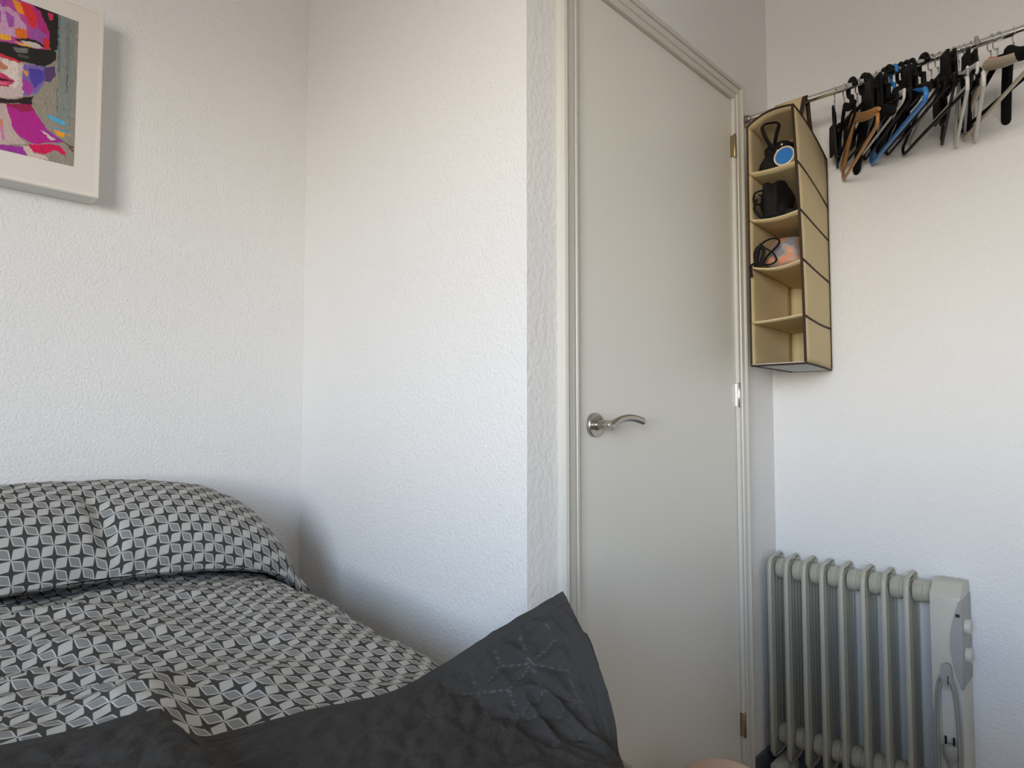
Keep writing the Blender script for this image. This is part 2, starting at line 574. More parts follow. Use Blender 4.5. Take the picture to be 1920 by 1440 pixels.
# ------------------------------------------------------------------ framed print
FX0, FX1, FZ0, FZ1 = .030, .3745, 1.574, 2.003
FY = 1.652
fr = thing('picture_frame', ((FX0 + FX1) / 2, YA, FZ0), 'white box frame with colourful portrait of a blindfolded woman, hung above bed', 'picture')
def rel(o_loc):
    return Vector(o_loc)
def child(o, parent):
    o.parent = parent
    o.matrix_parent_inverse = Matrix.Translation(-parent.location)
    return o
bm = bmesh.new()
w = .009
prof = [(0, YA - .001), (0, FY + .0015), (.0015, FY), (w, FY), (w, YA - .001)]
ring = []
for d, y in prof:
    ring.append([bm.verts.new(c) for c in ((FX0 + d, y, FZ0 + d), (FX1 - d, y, FZ0 + d), (FX1 - d, y, FZ1 - d), (FX0 + d, y, FZ1 - d))])
for i in range(len(prof)):
    A, B = ring[i], ring[(i + 1) % len(prof)]
    for j in range(4):
        bm.faces.new((A[j], A[(j + 1) % 4], B[(j + 1) % 4], B[j]))
child(link('frame', from_bm(bm), 'frame', smooth=False), fr)
child(link('mount', box((FX0 + w, FY + .0012, FZ0 + w), (FX1 - w, FY + .006, FZ1 - w)), 'mat_board', smooth=False), fr)
child(link('bottom_edge', box((FX0 + .004, FY + .002, FZ0 - .0012), (FX1 - .009, YA - .001, FZ0 - .0002)), 'frame_side', smooth=False), fr)
for z in (1.865, 1.70):
    child(link('clip', box((FX1 - .0005, FY + .004, z - .003), (FX1 + .0018, FY + .012, z + .003), .0006, 1), 'steel', smooth=False), fr)

# the print: inked from polygons in (u right, v up) over the visible half, in the crop's own plane coordinates
PX0, PX1, PZ0, PZ1 = .073, .3255, 1.632, 1.9585
INK = [
 ((146, 140, 128), [(-500, -260), (700, -260), (700, 1340), (-500, 1340)]),
 ((128, 136, 134), [(392, -10), (500, 60), (500, 520), (470, 900), (392, 780)]),
 ((120, 122, 118), [(440, 150), (470, 160), (462, 480), (440, 470)]),
 ((96, 118, 124), [(385, 90), (400, 95), (402, 480), (386, 480)]),
 ((84, 96, 104), [(445, 485), (458, 490), (452, 620), (445, 615)]),
 ((84, 100, 106), [(380, 590), (386, 590), (388, 825), (382, 825)]),
 ((32, 26, 24), [(-60, -60), (215, 20), (330, 70), (382, 96), (388, 330), (340, 345), (310, 200), (230, 60)]),
 ((176, 70, 150), [(-60, -60), (215, 30), (290, 120), (330, 220), (330, 345), (0, 285), (-60, 280)]),
 ((150, 64, 158), [(-60, -60), (60, -20), (30, 60), (-60, 40)]),
 ((196, 150, 186), [(-10, 40), (70, 50), (120, 90), (185, 190), (150, 250), (60, 240), (-10, 230)]),
 ((160, 80, 170), [(30, 70), (90, 110), (100, 170), (60, 180)]),
 ((232, 142, 34), [(75, -10), (140, 20), (185, 75), (165, 105), (122, 88)]),
 ((214, 42, 52), [(135, 10), (225, 45), (250, 100), (238, 190), (205, 180), (168, 110)]),
 ((176, 40, 120), [(205, 40), (265, 70), (335, 225), (300, 290), (262, 230), (245, 120)]),
 ((150, 82, 160), [(190, 190), (250, 190), (312, 235), (292, 290), (212, 262)]),
 ((214, 106, 36), [(95, 182), (180, 200), (186, 255), (150, 265), (108, 240)]),
 ((232, 168, 52), [(-10, 220), (70, 236), (76, 266), (-10, 262)]),
 ((200, 44, 84), [(318, 82), (352, 92), (352, 132), (328, 140)]),
 ((200, 42, 42), [(288, 245), (330, 268), (332, 345), (292, 322)]),
 ((198, 186, 182), [(140, 268), (250, 280), (284, 322), (190, 318)]),
 ((26, 20, 22), [(100, 258), (200, 257), (268, 280), (302, 312), (288, 314), (240, 285), (190, 272), (110, 270)]),
 ((196, 178, 176), [(-60, 360), (130, 405), (175, 430), (170, 640), (60, 664), (-60, 640)]),
 ((214, 200, 196), [(20, 395), (120, 420), (130, 560), (90, 600), (20, 480)]),
 ((118, 98, 172), [(160, 428), (305, 440), (298, 560), (245, 628), (160, 642), (148, 520)]),
 ((76, 62, 160), [(200, 458), (298, 468), (292, 540), (232, 590), (202, 530)]),
 ((164, 60, 156), [(150, 520), (196, 548), (232, 590), (194, 640), (150, 604)]),
 ((232, 150, 60), [(156, 468), (186, 474), (184, 512), (164, 498)]),
 ((86, 60, 108), [(300, 448), (372, 445), (376, 500), (340, 548), (300, 545)]),
 ((30, 26, 24), [(-60, 262), (70, 285), (210, 320), (376, 342), (376, 402), (300, 444), (210, 428), (100, 395), (-60, 345)]),
 ((108, 114, 110), [(85, 312), (190, 324), (188, 350), (112, 352)]),
 ((70, 76, 72), [(120, 360), (200, 372), (190, 392), (130, 380)]),
 ((224, 166, 46), [(95, 274), (130, 280), (214, 312), (205, 320), (120, 292)]),
 ((206, 40, 60), [(-20, 350), (100, 392), (146, 412), (134, 420), (60, 398), (-20, 370)]),
 ((188, 120, 92), [(-20, 392), (22, 424), (64, 452), (30, 468), (-20, 452)]),
 ((190, 52, 102), [(-50, 490), (0, 484), (42, 502), (106, 550), (50, 578), (-50, 572)]),
 ((224, 110, 140), [(-20, 545), (60, 552), (40, 566), (-20, 562)]),
 ((62, 10, 26), [(-50, 520), (0, 516), (40, 532), (104, 547), (40, 544), (-20, 534)]),
 ((40, 26, 30), [(-60, 648), (90, 668), (225, 640), (215, 712), (120, 690), (-60, 692)]),
 ((190, 170, 166), [(-120, 692), (60, 700), (92, 870), (132, 930), (190, 970), (-120, 985)]),
 ((206, 130, 110), [(-10, 790), (18, 800), (24, 850), (0, 880)]),
 ((196, 120, 170), [(0, 840), (28, 870), (34, 950), (14, 940)]),
 ((150, 26, 78), [(36, 692), (216, 700), (236, 745), (150, 770), (60, 720)]),
 ((176, 32, 140), [(46, 706), (150, 752), (232, 742), (302, 852), (352, 900), (440, 960), (332, 962), (240, 972), (130, 922), (90, 870)]),
 ((206, 12, 84), [(190, 972), (350, 972), (402, 984), (442, 1022), (440, 1052), (370, 1012), (310, 1042), (220, 1022)]),
 ((150, 48, 150), [(-120, 950), (0, 978), (40, 980), (150, 992), (194, 1058), (100, 1048), (-120, 1010)]),
 ((206, 186, 178), [(150, 985), (200, 990), (230, 1030), (310, 1050), (330, 1080), (200, 1062)]),
 ((150, 52, 160), [(262, 850), (312, 870), (424, 952), (404, 962), (330, 905)]),
 ((204, 190, 184), [(270, 872), (300, 885), (380, 945), (350, 950)]),
 ((70, 30, 44), [(392, 932), (402, 936), (502, 996), (500, 1004)]),
 ((110, 70, 70), [(455, 985), (480, 990), (500, 1020), (496, 1030), (470, 1004)]),
 ((78, 168, 212), [(306, 770), (350, 776), (446, 826), (430, 840), (368, 816)]),
 ((86, 150, 196), [(336, 844), (420, 872), (486, 892), (470, 902), (380, 872)]),
 ((234, 162, 44), [(360, 874), (440, 894), (430, 926), (386, 912)]),
 ((220, 160, 60), [(450, 900), (480, 906), (476, 914), (452, 910)]),
]
# crop coordinates -> print plane (projective fit of the four print corners)
def homography(src, dst):
    A = []
    for (x, y), (u, v) in zip(src, dst):
        A.append([x, y, 1, 0, 0, 0, -u * x, -u * y, -u])
        A.append([0, 0, 0, x, y, 1, -v * x, -v * y, -v])
    return np.linalg.svd(np.array(A, float))[2][-1].reshape(3, 3)
HM = homography([(506, 142), (500, 1125), (0, 1017), (0, -29)], [(.321, 1.958), (.3255, 1.632), (.198, 1.630), (.188, 1.952)])
def to_plane(p):
    q = HM @ np.array([p[0], p[1], 1.0])
    return q[:2] / q[2]
NX, NZ = 190, 250
gx = PX0 + (np.arange(NX) + .5) / NX * (PX1 - PX0)
gz = PZ0 + (np.arange(NZ) + .5) / NZ * (PZ1 - PZ0)
GX, GZ = np.meshgrid(gx, gz, indexing='ij')
jr = np.random.RandomState(3)
jit = lambda: np.kron(jr.randn(NX // 5 + 1, NZ // 5 + 1), np.ones((5, 5)))[:NX, :NZ] * .0006
JX, JZ = GX + jit(), GZ + jit()
def inside(poly, X, Z):
    r = np.zeros(X.shape, bool)
    for (xa, za), (xb, zb) in zip(poly, poly[1:] + poly[:1]):
        c = ((za > Z) != (zb > Z)) & (X < (xb - xa) * (Z - za) / (zb - za + 1e-12) + xa)
        r ^= c
    return r
C = np.zeros((NX, NZ, 3))
MIR = .197
for pss in (0, 1):
    for rgb, poly in INK:
        P = [tuple(to_plane(p)) for p in poly]
        lin = np.array(srgb(*rgb)[:3])
        if pss == 0:
            if (rgb[2] > 190 and rgb[0] < 100): continue
            P = [(2 * MIR - x, z) for x, z in P]
            msk = inside(P, JX, JZ) & (GX < MIR)
        else:
            msk = inside(P, JX, JZ) & (GX > MIR - .006)
        C[msk] = lin
C *= (1 + .06 * np.kron(jr.randn(NX // 2 + 1, NZ // 6 + 1), np.ones((2, 6)))[:NX, :NZ, None]).clip(.6, 1.4)
ex = PX0 + np.arange(NX + 1) / NX * (PX1 - PX0)
ez = PZ0 + np.arange(NZ + 1) / NZ * (PZ1 - PZ0)
EX, EZ = np.meshgrid(ex, ez, indexing='ij')
me = grid_mesh(np.stack([EX, np.full_like(EX, FY + .0008), EZ], -1))
ca = me.color_attributes.new('ink', 'FLOAT_COLOR', 'CORNER')
cc = np.ones((NX * NZ, 4, 4), np.float32)
cc[:, :, :3] = C.reshape(-1, 1, 3)
ca.data.foreach_set('color', cc.ravel())
child(link('print', me, 'print', smooth=False), fr)

# ------------------------------------------------------------------ bed, duvet, pillow, bedspread
bed = thing('bed', (.23, .72, 0), 'low upholstered bed base with white mattress under the star print duvet', 'bed')
child(link('base', box((-.20, -.22, .06), (.66, 1.70, .34), .012), 'bed_base', auto=40), bed)
child(link('mattress', box((-.20, -.22, .34), (.665, 1.695, .64), .05, 4), 'mattress', auto=50), bed)
for x in (-.15, .60):
    for y in (-.15, 1.6):
        child(link('leg', lathe([(.022, 0), (.026, .06)], 16, Matrix.Translation((x, y, 0))), 'black_plastic', auto=40), bed)

# cross-section of the duvet: x against drop below the crown
PRX = np.array([-.290, -.286, -.27, -.24, -.19, -.12, .0, .22, .40, .52, .60, .660, .704, .733, .752, .760, .764])
PRZ = np.array([-.40, -.22, -.12, -.07, -.045, -.022, -.006, 0, -.004, -.012, -.024, -.040, -.062, -.098, -.16, -.24, -.40])

def crown(y):
    return .737 + .030 * ss(.85, 1.35, y) - .018 * (1 - ss(.70, .90, y)) * ss(.2, .6, y)

def wrinkle(x, y):
    a = fbm(x, y, 5.0, 1.7)
    b = fbm(x + .35 * y, y * 1.9, 4.2, 5.1)
    c = fbm(x * .6 - y * .4, x * .7 + y * 1.3, 13.0, 9.3)
    rid = (1 - abs(b)) ** 3
    left = 1.0 + 1.0 * max(0.0, min(1.0, (.42 - x) / .25))
    return .008 * a + .010 * (rid - .4) * left * .8 + .0035 * c * left

def foot(x, y):
    return .015 * float(1 - ss(.40, .64, y)) * float(ss(.48, .66, x))

def bed_z(x, y):
    d = float(np.interp(x, PRX, PRZ))
    lump = .026 * float(1 - ss(.235, .30, x - (y - .75) * .18)) * float(1 - ss(.85, 1.0, y)) * float(ss(-.2, .1, x))
    return crown(y) + d + lump - foot(x, y)

NSX, NSY = 210, 260
# arc-length samples across the bed
seg = np.hypot(np.diff(PRX), np.diff(PRZ))
arc = np.concatenate([[0], np.cumsum(seg)])
sa = np.linspace(0, arc[-1], NSX)
def smooth_profile(v):
    q = np.interp(sa, arc, v)
    for _ in range(10):
        q[1:-1] = (q[:-2] + 2 * q[1:-1] + q[2:]) / 4
    return q
sx, sz = smooth_profile(PRX), smooth_profile(PRZ)
sy = np.linspace(-.26, 1.705, NSY)
P = np.zeros((NSX, NSY, 3))
UV = np.zeros((NSX, NSY, 2))
tx = np.gradient(sx); tz = np.gradient(sz)
tl = np.hypot(tx, tz)
nx_, nz_ = -tz / tl, tx / tl
for j, y in enumerate(sy):
    cz = float(crown(y))
    for i in range(NSX):
        x = sx[i]
        side = 1 - max(0, nz_[i])
        wv = wrinkle(x if side < .6 else x + sz[i] * .6, y) * (1 - .2 * side)
        lump = bed_z(x, y) - cz - float(np.interp(x, PRX, PRZ)) if nz_[i] > .6 else -foot(x, y)
        fl = .012 * math.sin(y * 17 + 1.2 * math.sin(y * 5)) * max(0, -sz[i] - .12) / .28
        P[i, j] = (x + nx_[i] * (wv + fl), y, cz + sz[i] + nz_[i] * wv + lump)
        UV[i, j] = (sa[i] + 3.0, y + 3.0)
me = grid_mesh(P, UV)
duvet = link('duvet', me, 'star')
tag(duvet, 'grey and white star print duvet spread over the bed', 'duvet')
md = duvet.modifiers.new('thick', 'SOLIDIFY')
md.thickness = .012
md.offset = -1

# pillow: one long pillow pinched in the middle
NU, NV = 170, 90
HX = .466
pcx = .306
PY0, PY1 = 1.375, 1.706          # front seam, back
def pillow_side(top):
    out = np.zeros((NU, NV, 3)); uv = np.zeros((NU, NV, 2))
    for i in range(NU):
        u = -1 + 2 * i / (NU - 1)
        au = abs(u)
        end = max(0.0, 1 - au ** 4.2) ** .62             # fullness along the length
        yc = (PY0 + PY1) / 2 + .018 * au ** 6
        hy = (PY1 - PY0) / 2 * (1 - .10 * au ** 5)
        for j in range(NV):
            q = j / (NV - 1)
            a = math.pi * q
            x = pcx + HX * u
            y = yc - hy * math.cos(a)
            base = bed_z(min(max(x, -.2), .735), min(y, 1.6)) + .012
            seam = .006 * (1 - au ** 6) + .004
            if top:
                T = .164 * end * (.94 + .10 * ss(.2, .6, q))
                line = u - (.085 - .10 * (q - .25))
                pin = math.exp(-(line / .045) ** 2) * .022 * float(ss(.02, .14, q)) * (1 - float(ss(.30, .46, q)))
                pin += math.exp(-(line / .20) ** 2) * .012 * (1 - float(ss(.30, .60, q)))
                ridge = math.exp(-((line - .05) / .03) ** 2) * .006 * (1 - float(ss(.25, .4, q)))
                wr = .006 * fbm(x, y, 7, 3.1) * end + .0035 * fbm(x * 2.4, y, 14, 7.7) * (.4 + au ** 3)
                r = math.sin(a) ** .72
                y += (pin - ridge) * .9 * math.cos(min(a, math.pi / 2)) - wr * .6 * math.cos(a)
                z = base + seam + T * r + (wr - pin * .7 + ridge * .5) * r
            else:
                sinks = min(1.0, math.sin(a) * 3.0)
                y += .03 * sinks * math.cos(a) * .4
                z = base + seam * (1 - sinks)
            out[i, j] = (x, min(y, YA - .004), z)
            uv[i, j] = (x + 5.01, 0)
    # arc length along v for the print
    d = np.linalg.norm(np.diff(out, axis=1), axis=2)
    al = np.concatenate([np.zeros((NU, 1)), np.cumsum(d, axis=1)], axis=1)
    uv[:, :, 1] = al - al[:, NV // 3][:, None] + 5.0
    return out, uv
bm = bmesh.new()
tp, tuv = pillow_side(True)
bt, buv = pillow_side(False)
m1 = grid_mesh(tp, tuv)
m2 = grid_mesh(bt[:, ::-1], buv[:, ::-1])
bm.from_mesh(m1); bm.from_mesh(m2)
bmesh.ops.remove_doubles(bm, verts=bm.verts, dist=.0006)
me = bpy.data.meshes.new('m')
bm.to_mesh(me); bm.free()
pillow = link('pillow', me, 'star')
tag(pillow, 'long plump star print pillow with a pinched middle, lying under the picture', 'pillow')

# bedspread: control net (rows run from the far hem towards the foot of the bed)
def zb(x, y, up=.008):
    return bed_z(x, y) + up
NET = [
 [(-.30, .84, .70), (.00, .87, .752), (.120, .832, .757), (.190, .798, .764), (.248, .792, .762), (.278, .748, .738), (.390, .728, .735), (.500, .708, .731), (.580, .706, .741), (.642, .648, .792), (.704, .584, .843)],
 [(-.30, .70, .70), (.00, .72, .753), (.120, .71, .760), (.190, .69, .765), (.246, .685, .762), (.278, .66, .733), (.385, .645, .732), (.480, .625, .728), (.574, .628, .727), (.640, .590, .776), (.692, .548, .812)],
 [(-.30, .60, .70), (.00, .60, .752), (.120, .60, .757), (.185, .59, .760), (.240, .585, .757), (.278, .57, .731), (.380, .555, .730), (.475, .545, .727), (.572, .548, .722), (.630, .530, .748), (.674, .503, .774)],
 [(-.30, .48, .69), (.00, .48, .745), (.120, .48, .752), (.180, .475, .753), (.235, .47, .750), (.275, .465, .729), (.370, .46, .728), (.470, .46, .726), (.560, .470, .718), (.606, .470, .722), (.649, .461, .730)],
 [(-.30, .30, .69), (.00, .30, .740), (.120, .30, .745), (.180, .30, .745), (.235, .30, .741), (.275, .30, .730), (.370, .30, .730), (.460, .30, .728), (.520, .37, .722), (.600, .425, .706), (.630, .440, .694)],
 [(-.30, .20, .69), (.00, .20, .740), (.120, .20, .745), (.180, .20, .745), (.235, .20, .741), (.275, .20, .732), (.370, .20, .732), (.460, .23, .728), (.530, .345, .716), (.597, .40, .700), (.624, .415, .686)],
 [(-.30, .05, .69), (.00, .05, .740), (.120, .05, .745), (.180, .05, .745), (.235, .05, .741), (.275, .05, .738), (.370, .05, .736), (.460, .05, .732), (.520, .14, .718), (.590, .30, .694), (.613, .32, .678)],
 [(-.30, -.25, .69), (.00, -.25, .740), (.120, -.25, .745), (.180, -.25, .745), (.235, -.25, .743), (.275, -.25, .742), (.370, -.25, .738), (.460, -.25, .734), (.520, -.25, .722), (.600, -.25, .690), (.610, -.25, .672)],
]
NET = np.array(NET)
def catmull(A, t, axis):
    n = A.shape[axis]
    A = np.moveaxis(A, axis, 0)
    i = np.clip(t.astype(int), 0, n - 2)
    f = (t - i).reshape((-1,) + (1,) * (A.ndim - 1))
    p0, p1, p2, p3 = A[np.clip(i - 1, 0, n - 1)], A[i], A[i + 1], A[np.clip(i + 2, 0, n - 1)]
    r = .5 * (2 * p1 + (p2 - p0) * f + (2 * p0 - 5 * p1 + 4 * p2 - p3) * f ** 2 + (3 * p1 - p0 - 3 * p2 + p3) * f ** 3)
    return np.moveaxis(r, 0, axis)
BR, BC = 250, 330
B = catmull(NET, np.linspace(0, NET.shape[0] - 1.0001, BR), 0)
B = catmull(B, np.linspace(0, NET.shape[1] - 1.0001, BC), 1)
# cloth coordinates by arc length: s across (from the right hem), t from the far hem
dx = np.linalg.norm(np.diff(B, axis=1), axis=2)
s = np.concatenate([np.zeros((BR, 1)), np.cumsum(dx, axis=1)], axis=1)
s = s[:, -1:] - s
dy = np.linalg.norm(np.diff(B, axis=0), axis=2)
t = np.concatenate([np.zeros((1, BC)), np.cumsum(dy, axis=0)], axis=0)
def tumbling(s, t, a=.046):
    """distance to the seams of a rhombus (tumbling block) quilting, rhombus edge a"""
    best = np.full(s.shape, 9.0)
    ax = np.array([math.sqrt(3) * a, 0]); bx = np.array([math.sqrt(3) / 2 * a, 1.5 * a])
    n0 = np.floor(t / bx[1]); m0 = np.floor((s - n0 * bx[0]) / ax[0])
    for dn in (-1, 0, 1, 2):
        for dm in (-1, 0, 1, 2):
            cx = (m0 + dm) * ax[0] + (n0 + dn) * bx[0]
            cy = (n0 + dn) * bx[1]
            for k in range(3):
                # three spokes of each hexagon centre, and the hexagon edges they meet
                for an, off in ((math.radians(90 + 120 * k), None), (math.radians(30 + 60 * k), 1), (math.radians(210 + 60 * k), 1)):
                    if off is None:
                        x0, y0 = cx, cy
                        x1, y1 = cx + a * math.cos(an), cy + a * math.sin(an)
                    else:
                        x0, y0 = cx + a * math.cos(an), cy + a * math.sin(an)
                        x1, y1 = cx + a * math.cos(an + math.pi / 3), cy + a * math.sin(an + math.pi / 3)
                    vx, vy = x1 - x0, y1 - y0
                    q = np.clip(((s - x0) * vx + (t - y0) * vy) / (a * a), 0, 1)
                    best = np.minimum(best, np.hypot(s - x0 - q * vx, t - y0 - q * vy))
    return best
seam = tumbling(s, t - .035)
inside_q = ss(.024, .036, s) * ss(.020, .034, t)
puff = (1 - np.exp(-(seam / .010) ** 2)) * .0042 * inside_q
hem = np.minimum(np.abs(s - .016), np.abs(t - .016))
puff -= .0014 * np.exp(-(hem / .0022) ** 2)
gu = np.gradient(B, axis=0); gv = np.gradient(B, axis=1)
N = np.cross(gu, gv)
N /= np.linalg.norm(N, axis=2, keepdims=True) + 1e-9
N *= np.sign(N[:, :, 2:3] + 1e-9)
wr = np.zeros((BR, BC))
for i in range(BR):
    for j in range(BC):
        a_, b_ = s[i, j], t[i, j]
        flap = math.exp(-((a_ - .06) / .07) ** 2) * math.exp(-(b_ / .22) ** 2)
        fold = (1 - abs(noise.noise(Vector((a_ * 26 + b_ * 9, b_ * 7 - a_ * 3, 2.2))))) ** 4
        wr[i, j] = .0045 * fbm(a_, b_, 7, 4.4) + flap * (.017 * (fold - .3)) + .004 * fbm(a_ * 1.8, b_, 17, 8.8)
wr *= .25 + .75 * ss(0, .09, t)
B = B + N * (puff + wr)[:, :, None]
for i in range(BR):
    for j in range(BC):
        x_, y_ = float(B[i, j, 0]), float(B[i, j, 1])
        if x_ < .70:
            B[i, j, 2] = max(B[i, j, 2], bed_z(x_, y_) + wrinkle(x_, y_) + .0055 + puff[i, j] * .6)
me = grid_mesh(B, np.stack([s, t], -1))
at = me.attributes.new('stitch', 'FLOAT', 'POINT')
dash = ((np.sin((s + t * .37) * 2 * math.pi / .0075) > -.1) & (seam < .0011) & (inside_q > .9)).astype(np.float32)
flapw = np.exp(-((s - .10) / .10) ** 2) * np.exp(-((t - .08) / .10) ** 2)
at.data.foreach_set('value', (dash * (.25 + .75 * flapw)).astype(np.float32).ravel())
spread = link('bedspread', me, 'quilt')
tag(spread, 'charcoal quilted bedspread across the bed foot with one corner flipped up', 'bedspread')
md = spread.modifiers.new('thick', 'SOLIDIFY')
md.thickness = .005
md.offset = -1

# ------------------------------------------------------------------ hanging shelf organiser
RX, RZ = 1.885, 1.992        # hanging rail axis
OX0, OX1 = 1.75, 2.045
OYL, OYR = .768, .622
org = thing('hanging_organiser', (RX, .69, 1.226), 'cream fabric hanging shelf organiser with dark piping at rail end by door', 'organiser')
LEV = [1.928, 1.770, 1.637, 1.503, 1.352, 1.230]      # front shelf heights, top to bottom
SAG = [.062, .055, .022, .016, .004, .003]
def OP(a, b, z):
    """a: 0 front..1 back, b: 0 left (by the door)..1 right, z: front height"""
    sag = float(np.interp(-z, [-v for v in LEV], SAG))
    c = (LEV[0] - z) / (LEV[0] - LEV[-1])
    yr = OYR + .020 * (1 - c) - .004 * math.sin(c * math.pi)
    yb = .657 if b > .5 else .768
    y = OYL + (yr - OYL) * b
    yback = OYL + (.655 - OYL) * b
    y = y + (yback - y) * a
    # soft walls: bow between the shelves
    k = 0
    for i in range(5):
        if LEV[i + 1] <= z <= LEV[i]:
            k = math.sin(math.pi * (LEV[i] - z) / (LEV[i] - LEV[i + 1]))
    y += (.006 * k * math.sin(math.pi * a)) * (1 if b < .5 else -1) * (1 if (b < .02 or b > .98) else 0)
    x = OX0 + (OX1 - OX0) * a
    top_round = -.022 * (1 - b) ** 3 * max(0, 1 - c * 6)
    return Vector((x, y, z - sag * a ** 1.7 + top_round))
def op_grid(fn, nu, nv):
    A = np.zeros((nu, nv, 3))
    for i in range(nu):
        for j in range(nv):
            A[i, j] = fn(i / (nu - 1), j / (nv - 1))
    return grid_mesh(A)
def solid(o, th):
    m_ = o.modifiers.new('thick', 'SOLIDIFY')
    m_.thickness = th
    m_.offset = 0
    return o
Z0, Z5 = LEV[0], LEV[5]
zt = lambda t: Z0 + (Z5 - Z0) * t
solid(child(link('side_panel', op_grid(lambda u, v: OP(u, 0, zt(v)), 10, 50), 'canvas'), org), .003)
solid(child(link('side_panel', op_grid(lambda u, v: OP(u, 1, zt(v)), 10, 50), 'canvas'), org), .003)
solid(child(link('back_panel', op_grid(lambda u, v: OP(1, u, zt(v)), 8, 50), 'canvas_backlit'), org), .003)
solid(child(link('top_panel', op_grid(lambda u, v: OP(u, v, Z0) + Vector((0, 0, .006 * math.sin(math.pi * v))), 10, 10), 'canvas'), org), .004)
for i in range(1, 5):
    dip = (0, .003, .008, .012, .002)[i]
    solid(child(link('shelf', op_grid(lambda u, v: OP(u, .01 + .98 * v, LEV[i]) + Vector((0, 0, -dip * math.sin(math.pi * v) * (1 - .5 * u) + (.010 * (v - .5) if i == 4 else 0))), 10, 12), 'canvas'), org), .004)
solid(child(link('bottom_panel', op_grid(lambda u, v: OP(u, v, Z5) + Vector((0, 0, -.001)), 10, 8), 'canvas_under'), org), .004)
def piping(pts, r=.0026):
    child(link('piping', tube([Vector(p) for p in pts], r, 6), 'binding'), org)
out = Vector((-.0015, 0, 0))
L50 = [i / 40 for i in range(41)]
piping([OP(0, 0, zt(t_)) + out for t_ in L50], .0028)
piping([OP(0, 1, zt(t_)) + out for t_ in L50], .0034)
piping([OP(1, 1, zt(t_)) for t_ in L50], .0042)
piping([OP(t_, 1, Z0) for t_ in L50], .0042)
piping([OP(0, t_, Z0) + Vector((-.001, 0, .006 * math.sin(math.pi * t_))) for t_ in L50], .0028)
for i in range(1, 5):
    piping([OP(t_, 1, LEV[i]) + Vector((0, -.002, -.005 * math.sin(math.pi * t_))) for t_ in L50], .0034)
    piping([OP(t_ * .12, 0, LEV[i]) + Vector((0, .002, 0)) for t_ in L50], .0026)
piping([OP(0, t_, Z5) + Vector((-.001, 0, -.004)) for t_ in L50], .0030)
piping([OP(t_, 1, Z5) + Vector((0, -.001, -.003)) for t_ in L50], .0026)
piping([OP(t_, 0, Z5) + Vector((0, .001, -.003)) for t_ in L50], .0026)
piping([OP(1, t_, Z5) + Vector((.001, 0, -.003)) for t_ in L50], .0012)
# loop over the rail: two cloth straps
def strap(y0, y1, name, m):
    pts = [(RX - .050, Z0 - .004), (RX - .030, Z0 + .030), (RX - .0135, RZ + .002), (RX - .008, RZ + .0095), (RX, RZ + .0125), (RX + .008, RZ + .0095),
           (RX + .0135, RZ), (RX + .022, Z0 + .020), (RX + .036, Z0 - .030)]
    A = np.array([[(x, y, z) for y in (y0, y1)] for x, z in pts])
    solid(child(link(name, grid_mesh(A), m), org), .0025)
strap(.660, .738, 'hanging_strap', 'canvas')
strap(.648, .6595, 'strap_edge', 'binding')

# things on its shelves
def blob(name, lo, hi, m, ex=3.0, seed=0., amp=.008, parent=None, n=22, mv=0.0):
    c = (Vector(lo) + Vector(hi)) / 2
    h = (Vector(hi) - Vector(lo)) / 2
    A = np.zeros((2 * n, n, 3))
    for i in range(2 * n):
        for j in range(n):
            th = 2 * math.pi * i / (2 * n); ph = math.pi * (j + .001) / (n - 1 + .002) - math.pi / 2
            sp = lambda q: math.copysign(abs(q) ** (2 / ex), q)
            d = Vector((sp(math.cos(ph)) * sp(math.cos(th)), sp(math.cos(ph)) * sp(math.sin(th)), sp(math.sin(ph))))
            taper = 1 - mv * (d.z + 1) / 2
            p = Vector((d.x * h.x * taper, d.y * h.y * taper, d.z * h.z))
            p += Vector((d.x, d.y, max(d.z, 0))) * amp * noise.noise(Vector((d.x * 1.6 + seed, d.y * 1.6, d.z * 1.6 + seed)))
            A[i, j] = c + p
    return link(name, grid_mesh(A, closed_u=True), m, parent)
b1 = blob('handbag', (1.775, .648, 1.7655), (1.93, .765, 1.866), 'bag', 3.6, 1.0, .012, mv=.38)
tag(b1, 'black handbag with looped strap and silver buckles in the top compartment', 'bag')
def strap_tube(name, pts, r, r2, m, parent):
    P_ = np.array(pts, float)
    tt = np.linspace(0, len(pts) - 1.001, len(pts) * 8)
    return link(name, tube([Vector(p) for p in catmull(P_, tt, 0)], r, 8, r2), m, parent, auto=60)
strap_tube('bag_strap', [(1.80, .716, 1.84), (1.778, .728, 1.872), (1.775, .735, 1.905), (1.790, .716, 1.915), (1.792, .696, 1.906), (1.790, .702, 1.878), (1.80, .714, 1.845)], .0078, .003, 'bag', b1)
for y, z in ((.682, 1.838), (.694, 1.824)):
    link('buckle', lathe([(.0001, 0), (.004, 0), (.004, .0015), (.0001, .003)], 12, Matrix.Translation((1.775, y, z)) @ Matrix.Rotation(-math.pi / 2, 4, 'Y')), 'chrome', b1)
tin = thing('round_tin', (1.766, .676, 1.7745), 'round blue lidded tin with cream rim leaning on the black handbag', 'tin')
mt = Matrix.Translation((1.772, .674, 1.801)) @ Matrix.Rotation(math.radians(-82), 4, 'Y')
child(link('rim', lathe([(.0255, -.012), (.0285, -.012), (.0285, .004), (.0245, .005), (.0235, .002)], 36, mt), 'cream_rim', auto=40), tin)
child(link('lid', lathe([(.0001, .0035), (.0240, .0030), (.0245, -.011), (.0001, -.011)], 36, mt), 'blue_lid', auto=40), tin)
b2 = blob('shoulder_bag', (1.775, .688, 1.6355), (1.90, .762, 1.756), 'bag', 3.2, 4.2, .012, mv=.2)
tag(b2, 'black bag with ring strap slumped in the second compartment', 'bag')
